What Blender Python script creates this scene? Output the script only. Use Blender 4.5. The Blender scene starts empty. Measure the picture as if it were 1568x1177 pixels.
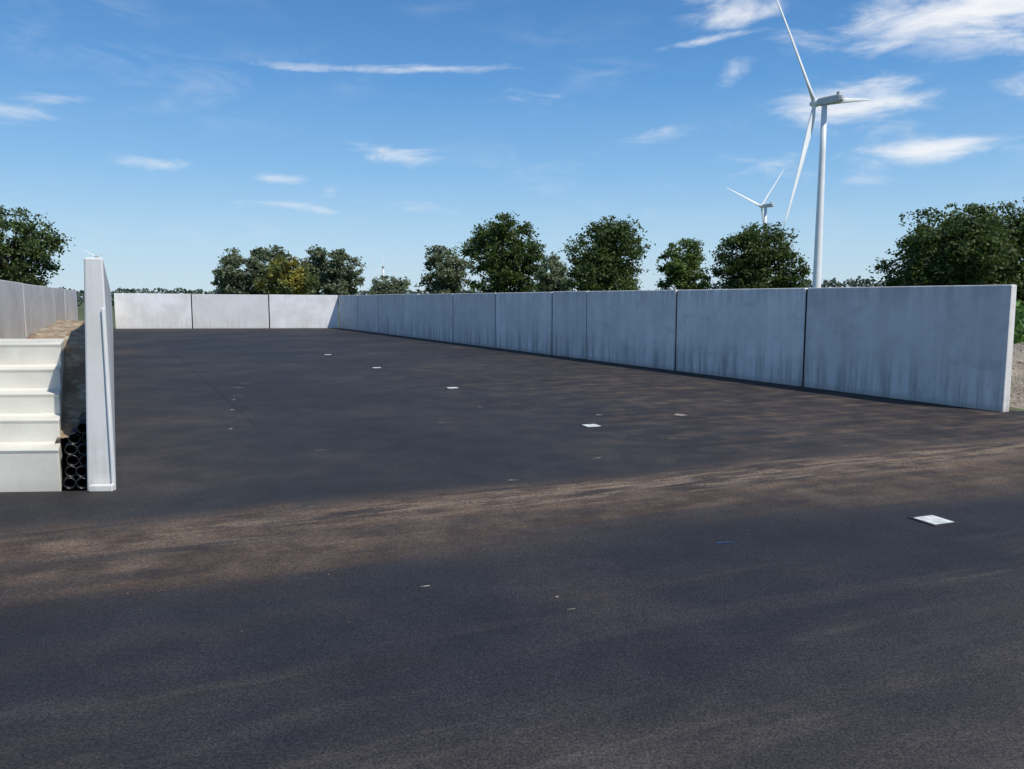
import bpy, bmesh, math, random
import numpy as np
from mathutils import Vector, Matrix, noise as mnoise
sc=bpy.context.scene
sc.view_settings.view_transform='Standard'
sc.view_settings.look='None'
sc.view_settings.exposure=0
R=math.radians
random.seed(4); rng=np.random.default_rng(7)

# ---------------------------------------------------------------- helpers
def link(o,parent=None):
    sc.collection.objects.link(o)
    if parent: o.parent=parent
    return o
def empty(name):
    e=bpy.data.objects.new(name,None); e.empty_display_size=.3
    return link(e)
def mesh_obj(name,verts,faces,mat=None,parent=None,smooth=False,bevel=0):
    me=bpy.data.meshes.new(name); me.from_pydata([tuple(v) for v in verts],[],faces); me.update()
    bm=bmesh.new(); bm.from_mesh(me); bmesh.ops.recalc_face_normals(bm,faces=bm.faces); bm.to_mesh(me); bm.free()
    if smooth: me.polygons.foreach_set('use_smooth',[True]*len(me.polygons))
    if mat: me.materials.append(mat)
    o=bpy.data.objects.new(name,me); link(o,parent)
    if bevel:
        b=o.modifiers.new('b','BEVEL'); b.width=bevel; b.segments=2; b.limit_method='ANGLE'
    return o

class NT:
    def __init__(s,tree): s.t=tree; s.n=tree.nodes; s.l=tree.links
    def put(s,sock,v):
        if isinstance(v,bpy.types.NodeSocket): s.l.new(v,sock)
        elif v is not None:
            try: sock.default_value=v
            except Exception: sock.default_value=(*v,1)
    def M(s,op,a,b=None,c=None,clamp=False):
        n=s.n.new('ShaderNodeMath'); n.operation=op; n.use_clamp=clamp
        for i,v in enumerate((a,b,c)): s.put(n.inputs[i],v)
        return n.outputs[0]
    def mix(s,f,a,b,mode='MIX'):
        n=s.n.new('ShaderNodeMix'); n.data_type='RGBA'; n.blend_type=mode
        s.put(n.inputs[0],f)
        for i,v in ((6,a),(7,b)):
            if isinstance(v,tuple) and len(v)==3: v=(*v,1)
            s.put(n.inputs[i],v)
        return n.outputs[2]
    def noise(s,vec,scale,detail=4,rough=.55,lac=2.0,dist=0):
        n=s.n.new('ShaderNodeTexNoise'); s.put(n.inputs['Vector'],vec)
        n.inputs['Scale'].default_value=scale; n.inputs['Detail'].default_value=detail
        n.inputs['Roughness'].default_value=rough; n.inputs['Distortion'].default_value=dist
        return n.outputs['Fac']
    def vor(s,vec,scale,rand=1):
        n=s.n.new('ShaderNodeTexVoronoi'); s.put(n.inputs['Vector'],vec); n.inputs['Scale'].default_value=scale
        return n
    def map(s,vec,scale=(1,1,1),rot=(0,0,0),loc=(0,0,0)):
        n=s.n.new('ShaderNodeMapping'); s.put(n.inputs[0],vec)
        n.inputs['Scale'].default_value=scale; n.inputs['Rotation'].default_value=rot; n.inputs['Location'].default_value=loc
        return n.outputs[0]
    def ss(s,v,a,b,o0=0,o1=1):
        n=s.n.new('ShaderNodeMapRange'); n.interpolation_type='SMOOTHSTEP'; s.put(n.inputs[0],v)
        if a>b: a,b,o0,o1=b,a,o1,o0
        n.inputs[1].default_value=a; n.inputs[2].default_value=b; n.inputs[3].default_value=o0; n.inputs[4].default_value=o1
        return n.outputs[0]
    def comb(s,x,y,z):
        n=s.n.new('ShaderNodeCombineXYZ')
        for i,v in enumerate((x,y,z)): s.put(n.inputs[i],v)
        return n.outputs[0]
    def bump(s,h,strength=.3,dist=.01):
        n=s.n.new('ShaderNodeBump'); s.put(n.inputs['Height'],h); n.inputs['Strength'].default_value=strength; n.inputs['Distance'].default_value=dist
        return n.outputs[0]
def material(name):
    m=bpy.data.materials.new(name); m.use_nodes=True
    t=NT(m.node_tree); b=t.n['Principled BSDF']
    tc=t.n.new('ShaderNodeTexCoord').outputs['Object']
    sep=t.n.new('ShaderNodeSeparateXYZ'); t.l.new(tc,sep.inputs[0])
    return m,t,b,tc,sep.outputs
def simple(name,col,rough=.6,var=.15,scale=5,metal=0,bump=0):
    m,t,b,tc,s=material(name)
    n=t.noise(tc,scale,3)
    c=t.mix(t.ss(n,.3,.7),tuple(x*(1-var) for x in col),tuple(min(1,x*(1+var)) for x in col))
    t.put(b.inputs['Base Color'],c); b.inputs['Roughness'].default_value=rough; b.inputs['Metallic'].default_value=metal
    if bump: t.put(b.inputs['Normal'],t.bump(t.noise(tc,scale*8,3),bump,.01))
    return m

# ---------------------------------------------------------------- materials
def asphalt():
    m,t,b,P,s=material('asphalt'); x,y,z=s
    M=t.M
    a=M('ADD',M('MULTIPLY',x,.93),M('MULTIPLY',y,.37))
    bb=M('ADD',M('MULTIPLY',x,-.37),M('MULTIPLY',y,.93))
    c=M('ADD',M('MULTIPLY',x,.888),M('MULTIPLY',y,.46))
    Q=t.comb(a,bb,0)
    streak=t.noise(t.map(Q,(.22,2.4,1)),1.5,5,.62,dist=.3)
    streak2=t.noise(t.map(Q,(.8,5,1)),1.8,4,.65)
    big=t.noise(P,.35,3,.6)
    med=t.noise(P,2.2,5,.64)
    fine=t.noise(P,28,3,.8)
    grain=t.noise(P,80,2,.9)
    col=t.mix(t.ss(big,.3,.7),(.0215,.0208,.0230),(.033,.0315,.0320))
    yard=t.ss(y,8,11)
    lane=M('FRACT',M('DIVIDE',M('ADD',c,.4),4.0))
    seam=t.ss(M('ABSOLUTE',M('SUBTRACT',lane,.5)),.0,.010,1,0)
    col=t.mix(M('MULTIPLY',M('MULTIPLY',seam,yard),.5),col,(.011,.011,.012))
    fgn=t.noise(t.map(Q,(.35,1.3,1)),.9,4,.6)
    fg=M('MULTIPLY',t.ss(bb,3.9,.4),t.ss(fgn,.34,.60,.2,1))
    fg=M('MULTIPLY',fg,t.ss(a,-5,2.0,.35,1))
    col=t.mix(M('MULTIPLY',fg,.85),col,(.076,.066,.059))
    fst=M('MULTIPLY',t.ss(bb,4.2,3.2),t.ss(streak,.5,.64))
    col=t.mix(M('MULTIPLY',fst,.35),col,(.10,.082,.068))
    tar=M('MULTIPLY',t.ss(fgn,.64,.44),M('MULTIPLY',t.ss(bb,4.9,4.1),t.ss(bb,1.4,3.0)))
    col=t.mix(M('MULTIPLY',tar,.65),col,(.018,.018,.026))
    # main dirt track: soft dust with a few paler, better defined patches
    wob=M('MULTIPLY',M('SUBTRACT',t.noise(t.map(Q,(.35,.35,1)),1.0,3),.5),1.3)
    wd=t.ss(a,-3,8,.95,1.2)
    rough_edge=M('MULTIPLY',M('SUBTRACT',med,.5),.9)
    dist=M('ADD',M('DIVIDE',M('ABSOLUTE',M('ADD',M('SUBTRACT',bb,5.45),wob)),wd),rough_edge)
    band=t.ss(dist,1.1,.35)
    dirt=M('MULTIPLY',band,M('ADD',t.ss(streak,.36,.64,.25,.80),t.ss(med,.4,.7,0,.15)))
    core=M('MULTIPLY',t.ss(M('ADD',M('ABSOLUTE',M('ADD',M('SUBTRACT',bb,5.80),wob)),rough_edge),.60,.05),t.ss(streak2,.42,.62))
    core=M('MULTIPLY',core,t.ss(a,-3.5,4.5,.05,.75))
    dust2=M('MULTIPLY',M('MULTIPLY',t.ss(c,3.0,8.5),t.ss(bb,5,6.5)),t.ss(y,30,9))
    dust2=M('MULTIPLY',dust2,M('ADD',t.ss(streak,.44,.64,.10,.50),t.ss(med,.46,.70,0,.25)))
    dust3=M('MULTIPLY',t.ss(big,.48,.7),t.ss(bb,1.5,4,.05,.18))
    tot=M('MAXIMUM',M('MAXIMUM',dirt,dust2),dust3)
    tot=M('MULTIPLY',tot,t.ss(fine,.25,.7,.75,1.05),clamp=True)
    col=t.mix(M('MULTIPLY',tot,.74),col,t.mix(t.ss(med,.35,.65),(.105,.070,.050),(.165,.116,.083)))
    col=t.mix(M('MULTIPLY',core,t.ss(fine,.25,.6,.3,.9)),col,(.27,.205,.15))
    # aggregate
    col=t.mix(1.0,col,t.mix(t.ss(grain,.3,.7),(.45,.45,.46),(1.65,1.62,1.58)),'MULTIPLY')
    col=t.mix(1.0,col,t.mix(t.ss(fine,.3,.7),(.80,.80,.81),(1.22,1.21,1.19)),'MULTIPLY')
    col=t.mix(1.0,col,t.mix(t.ss(med,.3,.7),(.85,.85,.86),(1.15,1.15,1.13)),'MULTIPLY')
    sp=t.vor(P,60); spk=t.ss(sp.outputs['Distance'],.16,.06)
    col=t.mix(M('MULTIPLY',spk,t.ss(med,.42,.62,.05,.55)),col,(.20,.185,.17))
    t.put(b.inputs['Base Color'],col)
    t.put(b.inputs['Roughness'],t.ss(tot,0,.7,.68,.95))
    b.inputs['Specular IOR Level'].default_value=.25
    t.put(b.inputs['Normal'],t.bump(M('ADD',grain,M('MULTIPLY',fine,.8)),.55,.008))
    return m
def concrete(name,base=.44,stain=.5,tint=(1,1,1.0),fall=.9,dust=.5):
    m,t,b,P,s=material(name); x,y,z=s; M=t.M
    oi=t.n.new('ShaderNodeObjectInfo').outputs['Random']
    off=t.comb(M('MULTIPLY',oi,37.),0,0)
    va=t.n.new('ShaderNodeVectorMath'); va.operation='ADD'; t.l.new(P,va.inputs[0]); t.l.new(off,va.inputs[1]); V=va.outputs[0]
    big=t.noise(V,.9,5,.62,dist=.4); med=t.noise(V,6,5,.7); fine=t.noise(V,60,3,.7)
    drip=t.noise(t.map(V,(6,6,.4)),1.0,5,.68)
    patch=t.noise(t.map(V,(1.3,1.3,2.2)),1.6,5,.7,dist=1.0)
    B=lambda k:tuple(min(.88,base*k*q) for q in tint)
    col=t.mix(t.ss(big,.32,.68),B(.84),B(1.08))
    col=t.mix(t.ss(med,.35,.75,0,.3),col,B(1.2))
    col=t.mix(t.ss(patch,.54,.64,0,.32*min(1,stain*1.4)),col,B(.6))
    col=t.mix(t.ss(patch,.42,.34,0,.35),col,B(1.25))
    col=t.mix(t.ss(oi,0,1,0,.38),col,B(.62))
    low=t.ss(z,fall,.0)
    st=M('MULTIPLY',M('ADD',M('MULTIPLY',low,.85),.14),t.ss(drip,.43,.64))
    col=t.mix(M('MULTIPLY',st,stain),col,B(.38))
    eff=M('MULTIPLY',t.ss(z,1.1,.3),t.ss(drip,.42,.33))
    col=t.mix(M('MULTIPLY',eff,.45*stain),col,B(1.35))
    top=M('MULTIPLY',t.ss(z,1.35,1.9),t.ss(drip,.40,.58))
    col=t.mix(M('MULTIPLY',top,.45*stain),col,B(.5))
    col=t.mix(M('MULTIPLY',t.ss(z,.14,.0),dust),col,(base*.5,base*.42,base*.36))
    po=t.vor(V,26); pores=M('MULTIPLY',t.ss(po.outputs['Distance'],.12,.05),t.ss(big,.5,.6))
    col=t.mix(M('MULTIPLY',pores,.5),col,B(.4))
    t.put(b.inputs['Base Color'],col); b.inputs['Roughness'].default_value=.8
    b.inputs['Specular IOR Level'].default_value=.3
    t.put(b.inputs['Normal'],t.bump(M('SUBTRACT',fine,pores),.25,.006))
    return m
def foliage(name,dark,light,trans=.25,hi=None):
    m,t,b,P,s=material(name)
    at=t.n.new('ShaderNodeAttribute'); at.attribute_name='rnd'
    n=t.noise(P,.55,2)
    f=t.M('ADD',t.M('MULTIPLY',at.outputs['Fac'],.6),t.M('MULTIPLY',t.ss(n,.35,.65),.4))
    col=t.mix(f,dark,light)
    if hi: col=t.mix(t.ss(t.noise(P,.45,1,.5),.5,.62),col,hi)
    t.put(b.inputs['Base Color'],col); b.inputs['Roughness'].default_value=.55
    b.inputs['Specular IOR Level'].default_value=.3
    tr=t.n.new('ShaderNodeBsdfTranslucent'); t.put(tr.inputs[0],t.mix(.5,col,(light[0]*1.3,light[1]*1.3,light[2]*.6)))
    mx=t.n.new('ShaderNodeMixShader'); mx.inputs[0].default_value=trans
    t.l.new(b.outputs[0],mx.inputs[1]); t.l.new(tr.outputs[0],mx.inputs[2])
    t.l.new(mx.outputs[0],t.n['Material Output'].inputs[0])
    return m
ASPH=asphalt()
CON_R=concrete('concrete_precast_grey',.78,.8,(1.03,1.0,.95))
CON_B=concrete('concrete_precast_pale',.86,.22,(1.0,.99,.96),dust=.2)
CON_L=concrete('concrete_precast_weathered',.60,.5,(1.02,1,.96))
CON_P=concrete('concrete_wall_end',.86,.3,(1,.985,.93),dust=.3)
CON_S=concrete('concrete_step_cream',.76,.12,(1.02,.98,.86),.3,.25)
RUBBER=simple('joint_sealant',(.02,.02,.02),.9)
WHITE=simple('turbine_white_paint',(.80,.81,.82),.45,.04,.2)
GREY=simple('turbine_grey_paint',(.50,.52,.54),.5,.06,.3)
BARK=simple('bark',(.07,.055,.04),.9,.35,6)
PIPE=simple('black_plastic_pipe',(.014,.014,.016),.3,.2,10)
STEEL=simple('galvanised_steel',(.66,.67,.64),.55,.2,14,0.0,bump=.2)
FRAME=simple('cast_iron_frame',(.03,.03,.03),.7,.3,14)
BLUE=simple('blue_marking_paint',(.02,.06,.17),.7,.4,30)
OAK=foliage('oak_leaves',(.030,.056,.018),(.105,.148,.045),.3)
OAK2=foliage('ash_leaves',(.055,.095,.026),(.16,.23,.07),.35)
WILLOW=foliage('willow_leaves',(.085,.115,.065),(.23,.27,.175),.3)
YELLOW=foliage('yellowing_leaves',(.07,.095,.03),(.16,.19,.065),.3,(.29,.25,.045))
FARL=foliage('far_leaves_haze_tinted',(.055,.082,.066),(.092,.125,.095),.1)  # distance haze painted into the leaf colour: paler and bluer
CORN=foliage('maize_leaves',(.05,.105,.025),(.13,.24,.055))

def field():
    m,t,b,P,s=material('grass_field')
    n=t.noise(P,.05,4,.6); f=t.noise(P,4,4,.7)
    c=t.mix(t.ss(n,.35,.65),(.065,.095,.03),(.13,.125,.06)); c=t.mix(t.ss(f,.3,.7,0,.6),c,(.045,.07,.02))
    t.put(b.inputs['Base Color'],c); b.inputs['Roughness'].default_value=.95
    t.put(b.inputs['Normal'],t.bump(f,.6,.08)); return m
def soil(name,a,bc,sc_=14,stone=True):
    m,t,b,P,s=material(name)
    n=t.noise(P,3,5,.65); f=t.noise(P,sc_*3,4,.75)
    v=t.vor(P,sc_)
    c=t.mix(t.ss(n,.3,.7),a,bc)
    c=t.mix(t.ss(f,.35,.7,0,.5),c,tuple(k*.5 for k in a))
    if stone: c=t.mix(t.ss(v.outputs['Distance'],.45,.15,0,.45),c,tuple(min(.6,k*1.5) for k in bc))
    t.put(b.inputs['Base Color'],c); b.inputs['Roughness'].default_value=.95
    t.put(b.inputs['Normal'],t.bump(t.M('SUBTRACT',f,v.outputs['Distance']),.8,.03)); return m
FIELD=field()
SOIL=soil('sandy_soil',(.26,.175,.115),(.54,.42,.29),9)
GRAVEL=soil('sandy_gravel',(.34,.27,.20),(.52,.44,.34),22)

# ---------------------------------------------------------------- world / sun
sd=Vector((1.20,-.97,1.87)).normalized()
w=bpy.data.worlds.new('World'); sc.world=w; w.use_nodes=True
t=NT(w.node_tree); bg=t.n['Background']; M=t.M
sky=t.n.new('ShaderNodeTexSky'); sky.sky_type='NISHITA'; sky.sun_disc=False
sky.sun_elevation=math.asin(sd.z); sky.sun_rotation=math.atan2(sd.x,sd.y); sky.altitude=20; sky.air_density=1.0; sky.dust_density=.3; sky.ozone_density=2.0
g=t.n.new('ShaderNodeTexCoord').outputs['Generated']
sp=t.n.new('ShaderNodeSeparateXYZ'); t.l.new(g,sp.inputs[0]); gx,gy,gz=sp.outputs
DEG=180/math.pi
az=M('MULTIPLY',M('ARCTAN2',gx,gy),DEG); el=M('MULTIPLY',M('ARCSINE',gz),DEG)
cr=t.n.new('ShaderNodeValToRGB'); t.l.new(M('DIVIDE',el,60,clamp=True),cr.inputs[0])
els=cr.color_ramp.elements
stops=[(0,(.56,.72,.84)),(4,(.44,.67,.87)),(9,(.245,.51,.84)),(15,(.110,.345,.73)),(22,(.052,.222,.57)),(60,(.045,.155,.41))]
els[0].position=0; els[0].color=(*stops[0][1],1); els[1].position=1; els[1].color=(*stops[-1][1],1)
for p,c in stops[1:-1]:
    q=els.new(p/60); q.color=(*c,1)
scl=t.mix(1.0,cr.outputs[0],(9.3,9.3,9.3),'MULTIPLY')
base=t.mix(t.ss(el,-2,60,.88,.45),sky.outputs[0],scl)
clouds=[(30.0,17.2,9.0,2.7,1.05,0),(15.7,18.9,3.8,1.3,.85,0),(23.4,12.8,5.2,1.7,1.05,0),(28.2,9.4,4.8,.95,1.0,0),(-9,15.8,10.0,.36,.85,.03),
 (-8.9,10.1,3.6,.8,.75,-.05),(-16.5,8.3,2.2,.45,.75,-.03),(-13.0,7.6,1.0,.6,.72,.1),(-32.2,11.1,3.0,.8,.72,0),(-30,12.3,3.4,.45,.66,.1),
 (-14.2,6.3,3.0,.40,.68,-.1),(17.3,9.0,4.0,1.3,.60,0),(15.8,15.4,1.5,1.0,.75,.3),(14,17.4,4.2,.32,.85,.1),(35,13,5,1.4,.65,0),(24.5,8.8,2,1.8,.62,0),(9.5,11.5,3.5,.8,.38,0),(-7,6.6,3,.6,.55,0),(-24,8.9,3,.5,.5,0),(2,14.2,4,.6,.5,-.2)]
tot=None
for (a0,e0,rx,ry,amp,sl) in clouds:
    da=M('SUBTRACT',az,a0); de=M('SUBTRACT',M('SUBTRACT',el,e0),M('MULTIPLY',da,sl))
    q=M('ADD',M('POWER',M('ABSOLUTE',M('DIVIDE',da,rx)),2),M('POWER',M('ABSOLUTE',M('DIVIDE',de,ry)),2))
    e=M('MULTIPLY',M('EXPONENT',M('MULTIPLY',q,-1)),amp)
    tot=e if tot is None else M('MAXIMUM',tot,e)
cv=t.comb(M('MULTIPLY',az,.15),M('MULTIPLY',el,.50),0)
cn=t.noise(t.map(cv,rot=(0,0,.25)),1.3,7,.60,dist=.5)
cn2=t.noise(cv,.35,2,.5)
cl=t.ss(M('ADD',M('MULTIPLY',tot,.50),M('MULTIPLY',cn,1.0)),.62,1.20)
thin=M('MULTIPLY',t.ss(cn2,.42,.68),t.ss(cn,.42,.8,0,.20))
cl=M('MAXIMUM',M('MULTIPLY',cl,1.0),thin)
cl=M('MULTIPLY',cl,t.ss(el,2,6))
col=t.mix(cl,base,(8.4,8.6,8.9))
t.l.new(col,bg.inputs['Color']); bg.inputs['Strength'].default_value=.108
L=bpy.data.lights.new('sun','SUN'); L.energy=4.3; L.angle=R(.5); L.color=(1,.955,.88)
so=bpy.data.objects.new('sun',L); link(so); so.rotation_euler=sd.to_track_quat('Z','Y').to_euler(); so.location=(20,-20,40)

# ---------------------------------------------------------------- camera
cam=bpy.data.cameras.new('camera'); co=bpy.data.objects.new('camera',cam); link(co)
co.location=(0,0,1.65); co.rotation_euler=(R(90-6.33),0,0); cam.lens=27.0; cam.sensor_width=36; cam.clip_end=20000
sc.camera=co

# ---------------------------------------------------------------- ground
mesh_obj('ground',[(-6000,-3000,-.03),(6000,-3000,-.03),(6000,9000,-.03),(-6000,9000,-.03)],[(0,1,2,3)],FIELD)
mesh_obj('asphalt_yard',[(-45,-20,0),(45,-20,0),(45,14.3,0),(7.5,11.3,0),(-9.9,44.62,0),(-22.75,43.62,0),(-3.6,6.52,0),(-45,3.9,0)],[tuple(range(8))],ASPH)

# ---------------------------------------------------------------- walls
WD=Vector((-.459,.888,0)); WD.normalize(); WN=Vector((.888,.459,0)).normalized()
def panel(name,p0,p1,n,th_t,th_b,h0,h1,mat,parent,face=0.0,bevel=.015):
    p0=Vector((*p0,0)); p1=Vector((*p1,0)); n=Vector((n[0],n[1],0))
    v=[p0+n*face,p1+n*face,p1+n*(th_b+face),p0+n*(th_b+face)]
    up=[p0+n*face,p1+n*face,p1+n*(th_t+face),p0+n*(th_t+face)]
    hs_=[h0,h1,h1,h0]
    vs=[(q.x,q.y,-.02) for q in v]+[(q.x,q.y,hs_[i]) for i,q in enumerate(up)]
    return mesh_obj(name,vs,[(0,1,2,3),(4,5,6,7),(0,1,5,4),(1,2,6,5),(2,3,7,6),(3,0,4,7)],mat,parent,bevel=bevel)
def wall(name,A,B,cuts,n,th_t,th_b,hA,hB,mat,gap=.026,bev=.015,jf=.045):
    e=empty(name); A=Vector(A); B=Vector(B); Lg=(B-A).length; d=(B-A)/Lg
    for i in range(len(cuts)-1):
        s0=cuts[i]+gap/2; s1=cuts[i+1]-gap/2
        f=random.uniform(-.010,.010); dh=random.uniform(-.010,.010)
        h0=hA+(hB-hA)*s0/Lg+dh; h1=hA+(hB-hA)*s1/Lg+dh
        panel('panel_%d'%(i+1),A+d*s0,A+d*s1,n,th_t,th_b,h0,h1,mat,e,f,bev)
        if i:
            s=cuts[i]; hh=hA+(hB-hA)*s/Lg-.03
            panel('joint_%d'%i,A+d*(s-gap/2+.001),A+d*(s+gap/2-.001),n,th_t-jf-.03,th_b-jf-.03,hh,hh,RUBBER,e,jf,0)
    return e
A=Vector((7.24,11.17)); B=Vector((-10.0,44.5)); LR=(B-A).length
wall('concrete_wall',A,B,[0,3.75,7.5,11.3,13.2,17,20.7,24.5,26.3,30.1,33.7,LR-.01],(WN.x,WN.y),.14,.17,1.87,1.88,CON_R,.05,.02,.020)
bn=Vector((-.079,.9969))
A=Vector((-22.45,43.52)); B=Vector((-10.02,44.5)); LB=(B-A).length
wall('concrete_wall',A,B,[0,4.25,8.55,LB],bn,.12,.15,1.985,1.885,CON_B,.07)
e=empty('concrete_wall')
P0=Vector((-3.446,6.544)); d2=Vector((WD.x,WD.y))
LL=41.6
def wall_seg(nm,s0,s1,mat):
    a=P0+d2*s0; b_=P0+d2*s1
    side=Vector((-1,-.06)).normalized()
    sec=[(.0,.0),(.245,.0),(.155,2.0),(-.0,2.0)]
    vs=[]
    for q in (a,b_):
        for k,(o,zz) in enumerate(sec):
            vs.append((q.x+side.x*o,q.y+side.y*o,zz-(.02 if zz==0 else 0)))
    return mesh_obj(nm,vs,[(0,1,2,3),(4,5,6,7),(0,1,5,4),(1,2,6,5),(2,3,7,6),(3,0,4,7)],mat,e,bevel=.015)
wall_seg('end_panel',0,.30,CON_P)
s=.312;i=0
while s<LL:
    s1=min(s+3.78,LL); i+=1; wall_seg('panel_%d'%i,s+.006,s1-.006,CON_L); s=s1
def boxw(name,c,dx,dy,dz,mat,parent,bev=.003,rot=0):
    hx,hy,hz=dx/2,dy/2,dz/2; vs=[]
    for z_ in(-hz,hz):
        for (x_,y_) in((-hx,-hy),(hx,-hy),(hx,hy),(-hx,hy)):
            vs.append((c[0]+x_*math.cos(rot)-y_*math.sin(rot),c[1]+x_*math.sin(rot)+y_*math.cos(rot),c[2]+z_))
    return mesh_obj(name,vs,[(0,1,2,3),(4,5,6,7),(0,1,5,4),(1,2,6,5),(2,3,7,6),(3,0,4,7)],mat,parent,bevel=bev)
boxw('foot_block',(-3.545,6.50,.03),.20,.06,.06,CON_P,e,.01,.06)
boxw('rib',(-3.462,6.535,.80),.022,.03,1.55,CON_P,e,.006,.06)
A=Vector((-5.95,7.2)); B=Vector((-18.07,32.1)); L2=(B-A).length
cuts=[0]
while cuts[-1]+3.6<L2: cuts.append(cuts[-1]+3.6)
cuts[-1]=L2
wall('concrete_wall',A,B,cuts,(-WN.x,-WN.y),.12,.15,2.0,2.0,CON_L,.03)

# ---------------------------------------------------------------- steps
e=empty('concrete_steps'); O=Vector((-3.915,6.53,0)); sdv=Vector((-1,-.05,0))
zs=[.36,.58,.785,.99,1.215]; run=.285; wid=1.62
prof=[(0,-.02)]
for k,zt in enumerate(zs):
    s0=run*k; s1=run*(k+1) if k<4 else run*4+.9
    prof+=[(s0+.006,zt-.035),(s0-.006,zt),(s1+.004,zt+.012)]
prof.append((run*4+.904,-.02))
n_=len(prof); vs=[]
for ww in(0,wid):
    for (ss_,z_) in prof:
        p=O+WD*ss_+sdv*ww; vs.append((p.x,p.y,z_))
fs=[(i,(i+1)%n_,n_+(i+1)%n_,n_+i) for i in range(n_)]+[tuple(range(n_)),tuple(range(n_,2*n_))]
mesh_obj('flight',vs,fs,CON_S,e,bevel=.010)

# soil between the two walls
def grid_obj(name,fn,nu,nv,mat,smooth=True):
    vs=[fn(i/nu,j/nv) for i in range(nu+1) for j in range(nv+1)]
    fs=[(i*(nv+1)+j,(i+1)*(nv+1)+j,(i+1)*(nv+1)+j+1,i*(nv+1)+j+1) for i in range(nu) for j in range(nv)]
    return mesh_obj(name,vs,fs,mat,None,smooth)
def sm(a,b,x):
    x=max(0,min(1,(x-a)/(b-a))); return x*x*(3-2*x)
def soilf(u,v):
    s=.35+ (u**1.7)*34
    p=Vector((-3.66,6.54,0))+WD*s-WN*(v*1.78)
    hi=1-sm(.28,.72,v)
    z=.42+.84*hi*sm(.3,2.4,s)
    z-= .30*sm(6,20,s)*hi
    if s>24: z*=max(0,1-(s-24)/8)
    z+=.07*mnoise.noise(Vector((p.x*1.3,p.y*1.3,0)))+.05*mnoise.noise(p*4)+.03*mnoise.noise(p*11)
    if s<2.2 and v>.15: z=min(z,.28)
    return (p.x,p.y,z)
grid_obj('soil_embankment',soilf,170,28,SOIL)

# pipes
e=empty('stacked_plastic_pipes')
def ring_tube(name,c,axis,r,ri,L_,mat,parent,n=20):
    zq=Vector((0,0,1)); sx=axis.cross(zq).normalized()
    vs=[];fs=[]
    for (off,rr) in((0,r),(L_,r),(L_,ri),(0,ri)):
        for k in range(n):
            a=2*math.pi*k/n; q=c+axis*off+sx*(math.cos(a)*rr)+zq*(math.sin(a)*rr); vs.append(q)
    for b_ in range(4):
        b2=(b_+1)%4
        for k in range(n): fs.append((b_*n+k,b_*n+(k+1)%n,b2*n+(k+1)%n,b2*n+k))
    return mesh_obj(name,vs,fs,mat,parent,True)
idx=0
for r_ in range(6):
    for c_ in range(2):
        idx+=1
        cx=-3.752-c_*.100-(.012 if r_%2 else 0)+random.uniform(-.004,.004)
        zc=.052+r_*.095+random.uniform(-.004,.004)
        if r_==5 and c_==1: continue
        ring_tube('pipe_%d'%idx,Vector((cx,6.60+random.uniform(-.05,.06)+.02*r_,zc)),WD,.049,.042,1.0,PIPE,e)

# ---------------------------------------------------------------- drain covers + marks
def drain(x_,y_,wx,wy,rot):
    e=empty('drain_cover')
    def T(px,py): return (x_+px*math.cos(rot)-py*math.sin(rot), y_+px*math.sin(rot)+py*math.cos(rot))
    for (px,py,dx,dy) in((0,wy/2+.0125,wx+.05,.025),(0,-wy/2-.0125,wx+.05,.025),(wx/2+.0125,0,.025,wy-.002),(-wx/2-.0125,0,.025,wy-.002)):
        q=T(px,py); boxw('frame',(q[0],q[1],.004),dx,dy,.008,FRAME,e,0,rot)
    n=7
    for k in range(n):
        q=T(0,-wy/2+wy*(k+.5)/n); boxw('bar_%d'%(k+1),(q[0],q[1],.006),wx-.004,wy/n*.8,.006,STEEL,e,0,rot)
    q=T(0,0); boxw('pan',(q[0],q[1],.002),wx-.006,wy-.006,.002,FRAME,e,0,rot)
for (x_,y_) in((3.16,5.61),(1.04,9.94),(-1.11,14.25),(-3.27,18.5),(-5.5,22.9)):
    drain(x_,y_,.195,.195,.35)
rs=random.Random(9)
def blot(x_,y_,rx,ry,rot=0,z_=.004,seed=0):
    n=22; vs=[]
    for k in range(n):
        a=2*math.pi*k/n; r_=1+.6*mnoise.noise(Vector((math.cos(a)*1.7+seed,math.sin(a)*1.7,seed*.7)))
        px,py=rx*r_*math.cos(a),ry*r_*math.sin(a)
        vs.append((x_+px*math.cos(rot)-py*math.sin(rot),y_+px*math.sin(rot)+py*math.cos(rot),z_))
    return vs
PALE=simple('dried_cement_slurry',(.24,.21,.175),.9,.5,25)
vs=[];fs=[]
spots=[(2.42,10.9,.10,.09),(-5.3,15.1,.10,.02),(-5.1,14.3,.10,.02),(-4.2,11.4,.03,.06),(-3.6,9.7,.02,.05),(-.5,4.28,.035,.008),(.25,4.12,.012,.008),(1.9,9.0,.05,.01),(-2.1,8.3,.07,.008),(-.5,11.7,.02,.03),(1.25,10.9,.05,.03),(-4.75,13.2,.09,.015),(-4.6,12.6,.02,.05),(.32,3.95,.02,.006),(-1.6,6.0,.02,.008),(3.6,4.9,.012,.006),(3.9,5.3,.01,.006),(0.0,6.9,.05,.012),(-.9,10.2,.10,.008),(.9,7.9,.06,.01)]
for k,(x_,y_,rx,ry) in enumerate(spots):
    b_=blot(x_,y_,rx,ry,rs.random()*.6,.004,k*3.1); o_=len(vs); vs+=b_; fs.append(tuple(range(o_,o_+len(b_))))
mesh_obj('cement_spots',vs,fs,PALE)
b_=blot(1.44,5.08,.07,.009,.15,.004,5); mesh_obj('blue_paint_mark',b_,[tuple(range(len(b_)))],BLUE)
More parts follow.
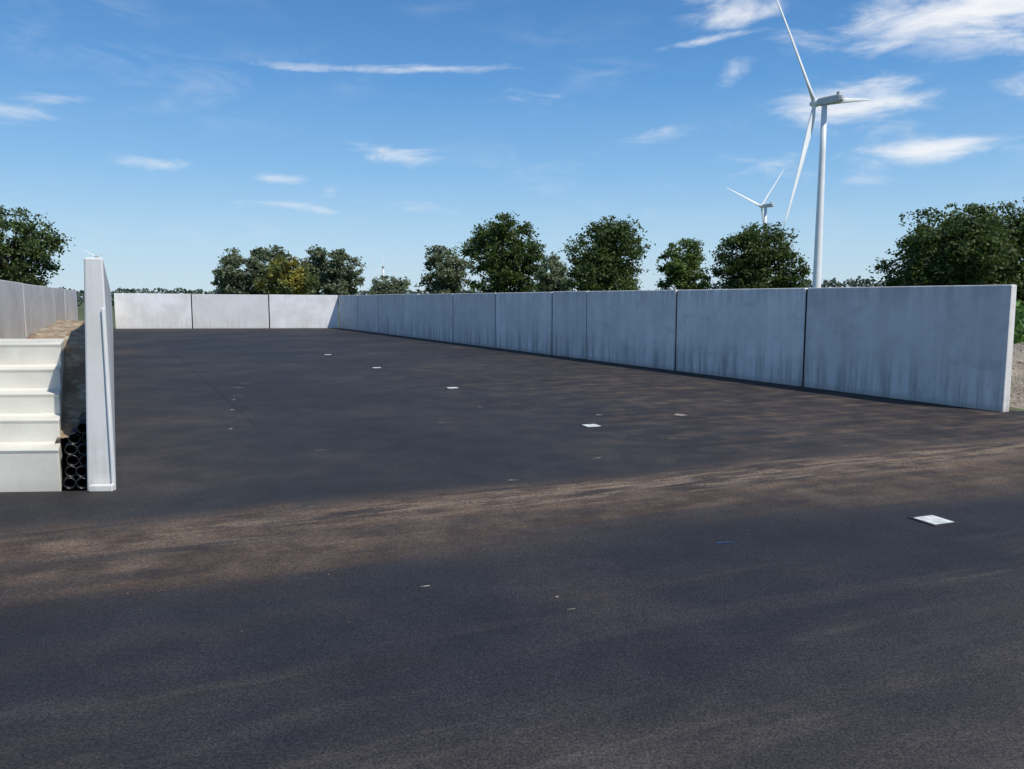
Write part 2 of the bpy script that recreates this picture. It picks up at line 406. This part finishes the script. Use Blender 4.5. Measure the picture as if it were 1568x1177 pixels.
def stones(name,pts,mat):
    bm=bmesh.new()
    for (x_,y_,z_,r_) in pts:
        mt=Matrix.Translation((x_,y_,z_))@Matrix.Rotation(rs.random()*6,4,'Z')@Matrix.Diagonal((r_,r_*rs.uniform(.6,.9),r_*rs.uniform(.4,.8),1))
        bmesh.ops.create_icosphere(bm,subdivisions=1,radius=1,matrix=mt)
    me=bpy.data.meshes.new(name); bm.to_mesh(me); bm.free(); me.materials.append(mat); return link(bpy.data.objects.new(name,me))
DIRTST=soil('dirt_crumbs',(.12,.09,.065),(.26,.20,.155),30,False)
pts=[]
for k in range(480):
    u=rs.uniform(-6,8); v_=5.5+rs.gauss(0,.8); x_=.93*u-.37*v_; y_=.37*u+.93*v_
    pts.append((x_,y_,.003,rs.uniform(.003,.009)))
stones('loose_stones',pts,DIRTST)

def heap(u,v):
    x_=7.75+u*7; y_=10.9+v*7
    z=.78*math.exp(-((u-.35)/.33)**2)*math.exp(-((v-.46)/.32)**2)+.14*mnoise.noise(Vector((x_*1.5,y_*1.5,3)))+.05*mnoise.noise(Vector((x_*6,y_*6,3)))
    ed=min(u*1.6,1-u,v,1-v)*7; return (x_,y_,-.06+(z+.10)*min(1,ed))
grid_obj('gravel_heap',heap,80,80,GRAVEL)
pts=[]
for k in range(1500):
    u,v_=rs.random(),rs.random(); p=heap(u,v_)
    if p[2]>0: pts.append((p[0],p[1],p[2],rs.uniform(.012,.045)))
o=stones('gravel_stones',pts,GRAVEL)

def leaf_mesh(name,C,size,mat,parent=None,updir=.35,aspect=.6):
    N=len(C)
    nrm=rng.normal(size=(N,3)); nrm[:,2]=np.abs(nrm[:,2])+updir; nrm/=np.linalg.norm(nrm,axis=1)[:,None]
    r=rng.normal(size=(N,3)); t1=np.cross(nrm,r); t1/=np.linalg.norm(t1,axis=1)[:,None]; t2=np.cross(nrm,t1)
    sz=(size*rng.uniform(.6,1.3,size=N))[:,None]
    V=np.empty((N,4,3)); V[:,0]=C-t1*sz; V[:,1]=C-t2*sz*aspect; V[:,2]=C+t1*sz; V[:,3]=C+t2*sz*aspect
    me=bpy.data.meshes.new(name); me.vertices.add(N*4); me.vertices.foreach_set('co',V.reshape(-1).astype(np.float32))
    me.loops.add(N*4); me.loops.foreach_set('vertex_index',np.arange(N*4,dtype=np.int32))
    me.polygons.add(N); me.polygons.foreach_set('loop_start',np.arange(0,N*4,4,dtype=np.int32)); me.polygons.foreach_set('loop_total',np.full(N,4,dtype=np.int32))
    me.update(calc_edges=True); at=me.attributes.new('rnd','FLOAT','FACE'); at.data.foreach_set('value',rng.random(N).astype(np.float32))
    me.materials.append(mat); o=bpy.data.objects.new(name,me); link(o,parent); return o
def tube(bmv,bmf,pts,rads,n=8):
    base=len(bmv)
    for i,p in enumerate(pts):
        d=(pts[min(i+1,len(pts)-1)]-pts[max(i-1,0)]).normalized(); a=d.cross(Vector((.3,1,.1))).normalized(); b=d.cross(a)
        for k in range(n):
            t_=2*math.pi*k/n; bmv.append(p+a*math.cos(t_)*rads[i]+b*math.sin(t_)*rads[i])
    for i in range(len(pts)-1):
        for k in range(n): bmf.append((base+i*n+k,base+i*n+(k+1)%n,base+(i+1)*n+(k+1)%n,base+(i+1)*n+k))
def tree(name,x,y,H,W,mat,seed,base=1.3,nl=16,nclump=150,per=85,leaf=.15,lean=0,flat=0):
    rd=random.Random(seed); e=empty(name)
    vs=[];fs=[]; o=Vector((x,y,0)); R0=W/2; ch=H-base
    trunk_top=Vector((x+lean*.5,y,base+ch*.55)); tr=.035*H
    tube(vs,fs,[o+Vector((0,0,-.1)),o+Vector((rd.uniform(-.1,.1),0,base*.6)),o+Vector((rd.uniform(-.2,.2),.1,base+ch*.25)),trunk_top],[tr*1.3,tr,tr*.75,tr*.35])
    lobes=[]
    for i in range(nl):
        f=(i+.5)/nl; hz=base+ch*(.08+.80*f)
        q=(hz-base)/ch
        prof=math.sqrt(max(.05,1-((q-.42)/(.60+flat))**2))
        a=i*2.399+rd.uniform(-.5,.5); rr=R0*prof*rd.uniform(.42,.74)
        lr=R0*rd.uniform(.24,.40)*(.7+.35*prof)
        lc=Vector((x+lean*q+math.cos(a)*rr,y+math.sin(a)*rr,min(hz,H-lr*.8))); lobes.append((lc,lr))
        st=o+Vector((lean*q*.5,0,base+ (hz-base)*.45)); mid=(st+lc)/2+Vector((rd.uniform(-.2,.2),rd.uniform(-.2,.2),-.15))
        tube(vs,fs,[st,mid,lc,lc+Vector((rd.uniform(-.3,.3),rd.uniform(-.3,.3),lr*.7))],[tr*.45,tr*.28,tr*.14,tr*.04],5)
    lobes.append((Vector((x+lean*.7+rd.uniform(-.1,.1)*R0,y,H-R0*.30)),R0*.30)); lobes.append((Vector((x+lean*.4,y,base+ch*.45)),R0*.5))
    mesh_obj('trunk',vs,fs,BARK,e,True)
    allp=[]
    wts=np.array([l[1]**2 for l in lobes]); wts/=wts.sum()
    for k in range(nclump):
        lc,lr=lobes[rng.choice(len(lobes),p=wts)]
        d=rng.normal(size=3); d/=np.linalg.norm(d); rad=lr*(rng.random()**.4)*1.08
        c=np.array(lc)+d*rad*np.array([1,1,.85])
        sg=rng.uniform(.07,.17)*R0*.62
        n_=int(per*rng.uniform(.5,1.4)); allp.append(c+rng.normal(size=(n_,3))*sg*np.array([1.15,1.15,.75]))
    for k in range(int(nclump*.5)):
        lc,lr=lobes[rng.choice(len(lobes),p=wts)]
        d=rng.normal(size=3); d[2]=abs(d[2])*1.2-.2; d/=np.linalg.norm(d)
        c=np.array(lc)+d*lr*rng.uniform(1.0,1.25); allp.append(c+rng.normal(size=(int(per*.14),3))*.10)
    C=np.concatenate(allp); C=C[C[:,2]>base*.6]; C=C[C[:,2]<H+.25]
    leaf_mesh('crown',C,leaf,mat,e)
tree('oak_tree',-32.7,50,7.4,6.4,OAK,1,.9,20,230,85,.12)
tree('willow_tree',-30.6,85,7.0,5.8,WILLOW,2,1.0,12,150,75,.16)
tree('willow_tree',-27.4,86,7.6,5.8,WILLOW,3,1.0,12,150,75,.16)
tree('maple_tree',-23.3,80,6.1,6.4,YELLOW,4,1.2,12,150,75,.15)
tree('willow_tree',-22.0,87,7.6,4.8,WILLOW,5,1.0,11,130,75,.16)
tree('willow_tree',-18.9,86,7.1,4.9,WILLOW,6,1.0,11,130,75,.16)
tree('willow_tree',-20.4,130,5.3,7.4,WILLOW,7,.6,10,110,70,.2)
tree('willow_tree',-7.0,82,7.2,5.8,WILLOW,8,.8,13,160,75,.16)
tree('oak_tree',-.7,70,9.0,7.2,OAK,19,.8,24,300,80,.14)
tree('willow_tree',4.6,90,6.9,5.6,WILLOW,10,.8,12,150,75,.17)
tree('oak_tree',8.8,70,8.8,7.9,OAK,21,.8,24,300,80,.14)
tree('ash_tree',16.3,73,7.2,5.6,OAK2,12,1.2,14,150,75,.14)
tree('oak_tree',21.6,68,8.1,8.0,OAK,13,.8,22,290,80,.14)
tree('oak_tree',28.4,50,7.4,7.8,OAK,14,.5,24,320,90,.125,0,.15)
tree('oak_tree',32.6,52,7.8,8.8,OAK,15,.5,24,320,90,.125,0,.15)

def far_mass(name,fn,a0,a1,n,size):
    P=[]
    for k in range(n):
        a=R(rng.uniform(a0,a1)); D,H=fn(math.degrees(a)); Dd=D+rng.uniform(-12,12)
        h=H*(.72+.28*(mnoise.noise(Vector((math.degrees(a)*1.7,D*.01,0)))+.6*mnoise.noise(Vector((math.degrees(a)*6,2,0)))+.5))
        P.append((Dd*math.sin(a),Dd*math.cos(a),h*rng.random()**.6))
    leaf_mesh(name,np.array(P),size,FARL,None,.35,.8)
far_mass('distant_treeline',lambda a:(620,9.6),-50,60,24000,1.0)
far_mass('distant_treeline',lambda a:(430,12.0+.12*max(0,a-20)),12,60,12000,.9)
far_mass('distant_hedge',lambda a:(150,3.2),-45,50,13000,.35)
P=[]
for i in range(46):
    for j in range(10):
        x_=10.2+j*.75; y_=16.6+i*.33+.15*rng.normal()
        hh=rng.uniform(1.25,1.65)
        for k in range(34): P.append((x_+rng.normal()*.15,y_+rng.normal()*.12,hh*rng.random()**.8))
leaf_mesh('maize_crop',np.array(P),.15,CORN,None,.1,.28)

# ---------------------------------------------------------------- wind turbines
def blade(name,hub,nrm,eax,theta,Rr,parent,pitch=.35):
    up=Vector((0,0,1)); sp=(eax*math.cos(theta)+up*math.sin(theta)).normalized(); tan=nrm.cross(sp).normalized()
    st=[(.0,.020,.020),(.04,.020,.018),(.10,.032,.015),(.20,.042,.010),(.35,.034,.0075),(.55,.025,.006),(.75,.018,.004),(.92,.011,.0025),(1.0,.003,.001)]
    vs=[];fs=[];n=12
    for (s,ch,th) in st:
        tw=pitch*(1-s)+.08; ca=(tan*math.cos(tw)+nrm*math.sin(tw)); cb=(nrm*math.cos(tw)-tan*math.sin(tw))
        c=hub+sp*(s*Rr)+nrm*(Rr*.03*s*s)
        for k in range(n):
            a=2*math.pi*k/n; vs.append(c+ca*(math.cos(a)*ch*Rr/1.5-ch*Rr*.18*(s>.05))+cb*(math.sin(a)*th*Rr/1.1))
    for i in range(len(st)-1):
        for k in range(n): fs.append((i*n+k,i*n+(k+1)%n,(i+1)*n+(k+1)%n,(i+1)*n+k))
    fs.append(tuple(range(len(vs)-n,len(vs))))
    return mesh_obj(name,vs,fs,WHITE,parent,True)
def turbine(x,y,H,Rr,theta0,yawn,tw_b=2.1,tw_t=1.25,nac=1.0):
    e=empty('wind_turbine'); n=Vector((yawn[0],yawn[1],0)).normalized(); ea=Vector((n.y,-n.x,0)); up=Vector((0,0,1))
    if ea.x<0: ea=-ea
    vs=[];fs=[];N=28; zz=[-.5,.0,H*.25,H*.5,H*.75,H-2.2*nac]
    for z_ in zz:
        r_=tw_b+(tw_t-tw_b)*max(0,z_/H)
        for k in range(N): a=2*math.pi*k/N; vs.append((x+math.cos(a)*r_,y+math.sin(a)*r_,z_))
    for i in range(len(zz)-1):
        for k in range(N): fs.append((i*N+k,i*N+(k+1)%N,(i+1)*N+(k+1)%N,(i+1)*N+k))
    fs.append(tuple(range((len(zz)-1)*N,len(zz)*N)))
    mesh_obj('tower',vs,fs,WHITE,e,True)
    c=Vector((x,y,H)); q=nac
    sec=[(3.2,1.45,1.5),(2.2,1.75,1.8),(-5.0,1.8,1.9),(-8.0,1.7,1.7),(-9.2,1.2,1.1)]
    vs=[];fs=[];N2=16
    for (o_,hw,hh) in sec:
        for k in range(N2):
            a=2*math.pi*k/N2; cx=math.copysign(abs(math.cos(a))**.35,math.cos(a)); cz=math.copysign(abs(math.sin(a))**.35,math.sin(a))
            vs.append(c+n*(o_*q)+ea*(cx*hw*q)+up*(cz*hh*q))
    for i in range(len(sec)-1):
        for k in range(N2): fs.append((i*N2+k,i*N2+(k+1)%N2,(i+1)*N2+(k+1)%N2,(i+1)*N2+k))
    fs+= [tuple(range(N2)),tuple(range(len(vs)-N2,len(vs)))]
    mesh_obj('nacelle',vs,fs,GREY,e)
    vs=[]
    for (o_,z0,z1) in((-6.4,1.7,3.0),(-7.8,1.6,3.0)):
        for (sgn,z_) in((-1,z0),(1,z0),(1,z1),(-1,z1)): vs.append(c+n*(o_*q)+ea*(1.2*sgn*q)+up*(z_*q))
    mesh_obj('cooler',vs,[(0,1,2,3),(4,5,6,7),(0,1,5,4),(1,2,6,5),(2,3,7,6),(3,0,4,7)],GREY,e)
    hub=c+n*(5.0*q); vs=[];fs=[]
    pr=[(-2.0,1.5),(-1.2,1.9),(.3,1.9),(1.6,1.4),(2.5,.7),(2.8,.05)]
    for (o_,r_) in pr:
        for k in range(16): a=2*math.pi*k/16; vs.append(hub+n*(o_*q)+ea*(math.cos(a)*r_*q)+up*(math.sin(a)*r_*q))
    for i in range(len(pr)-1):
        for k in range(16): fs.append((i*16+k,i*16+(k+1)%16,(i+1)*16+(k+1)%16,(i+1)*16+k))
    mesh_obj('spinner',vs,fs,WHITE,e,True)
    for k in range(3): blade('blade_%d'%(k+1),hub,n,ea,theta0+k*2*math.pi/3,Rr,e)
turbine(151.5,385,97,65,R(11),(-.65,.76))
turbine(265.6,820,99,60,R(46),(-.61,.79),2.4,1.5,1.0)
turbine(-332,2000,85,34,R(90),(-.3,.95),3,2,1.2)
turbine(-817,1530,85,34,R(32),(-.3,.95),2.6,1.8,1.2)
turbine(-341,505,100,60,R(100),(-.95,-.3))
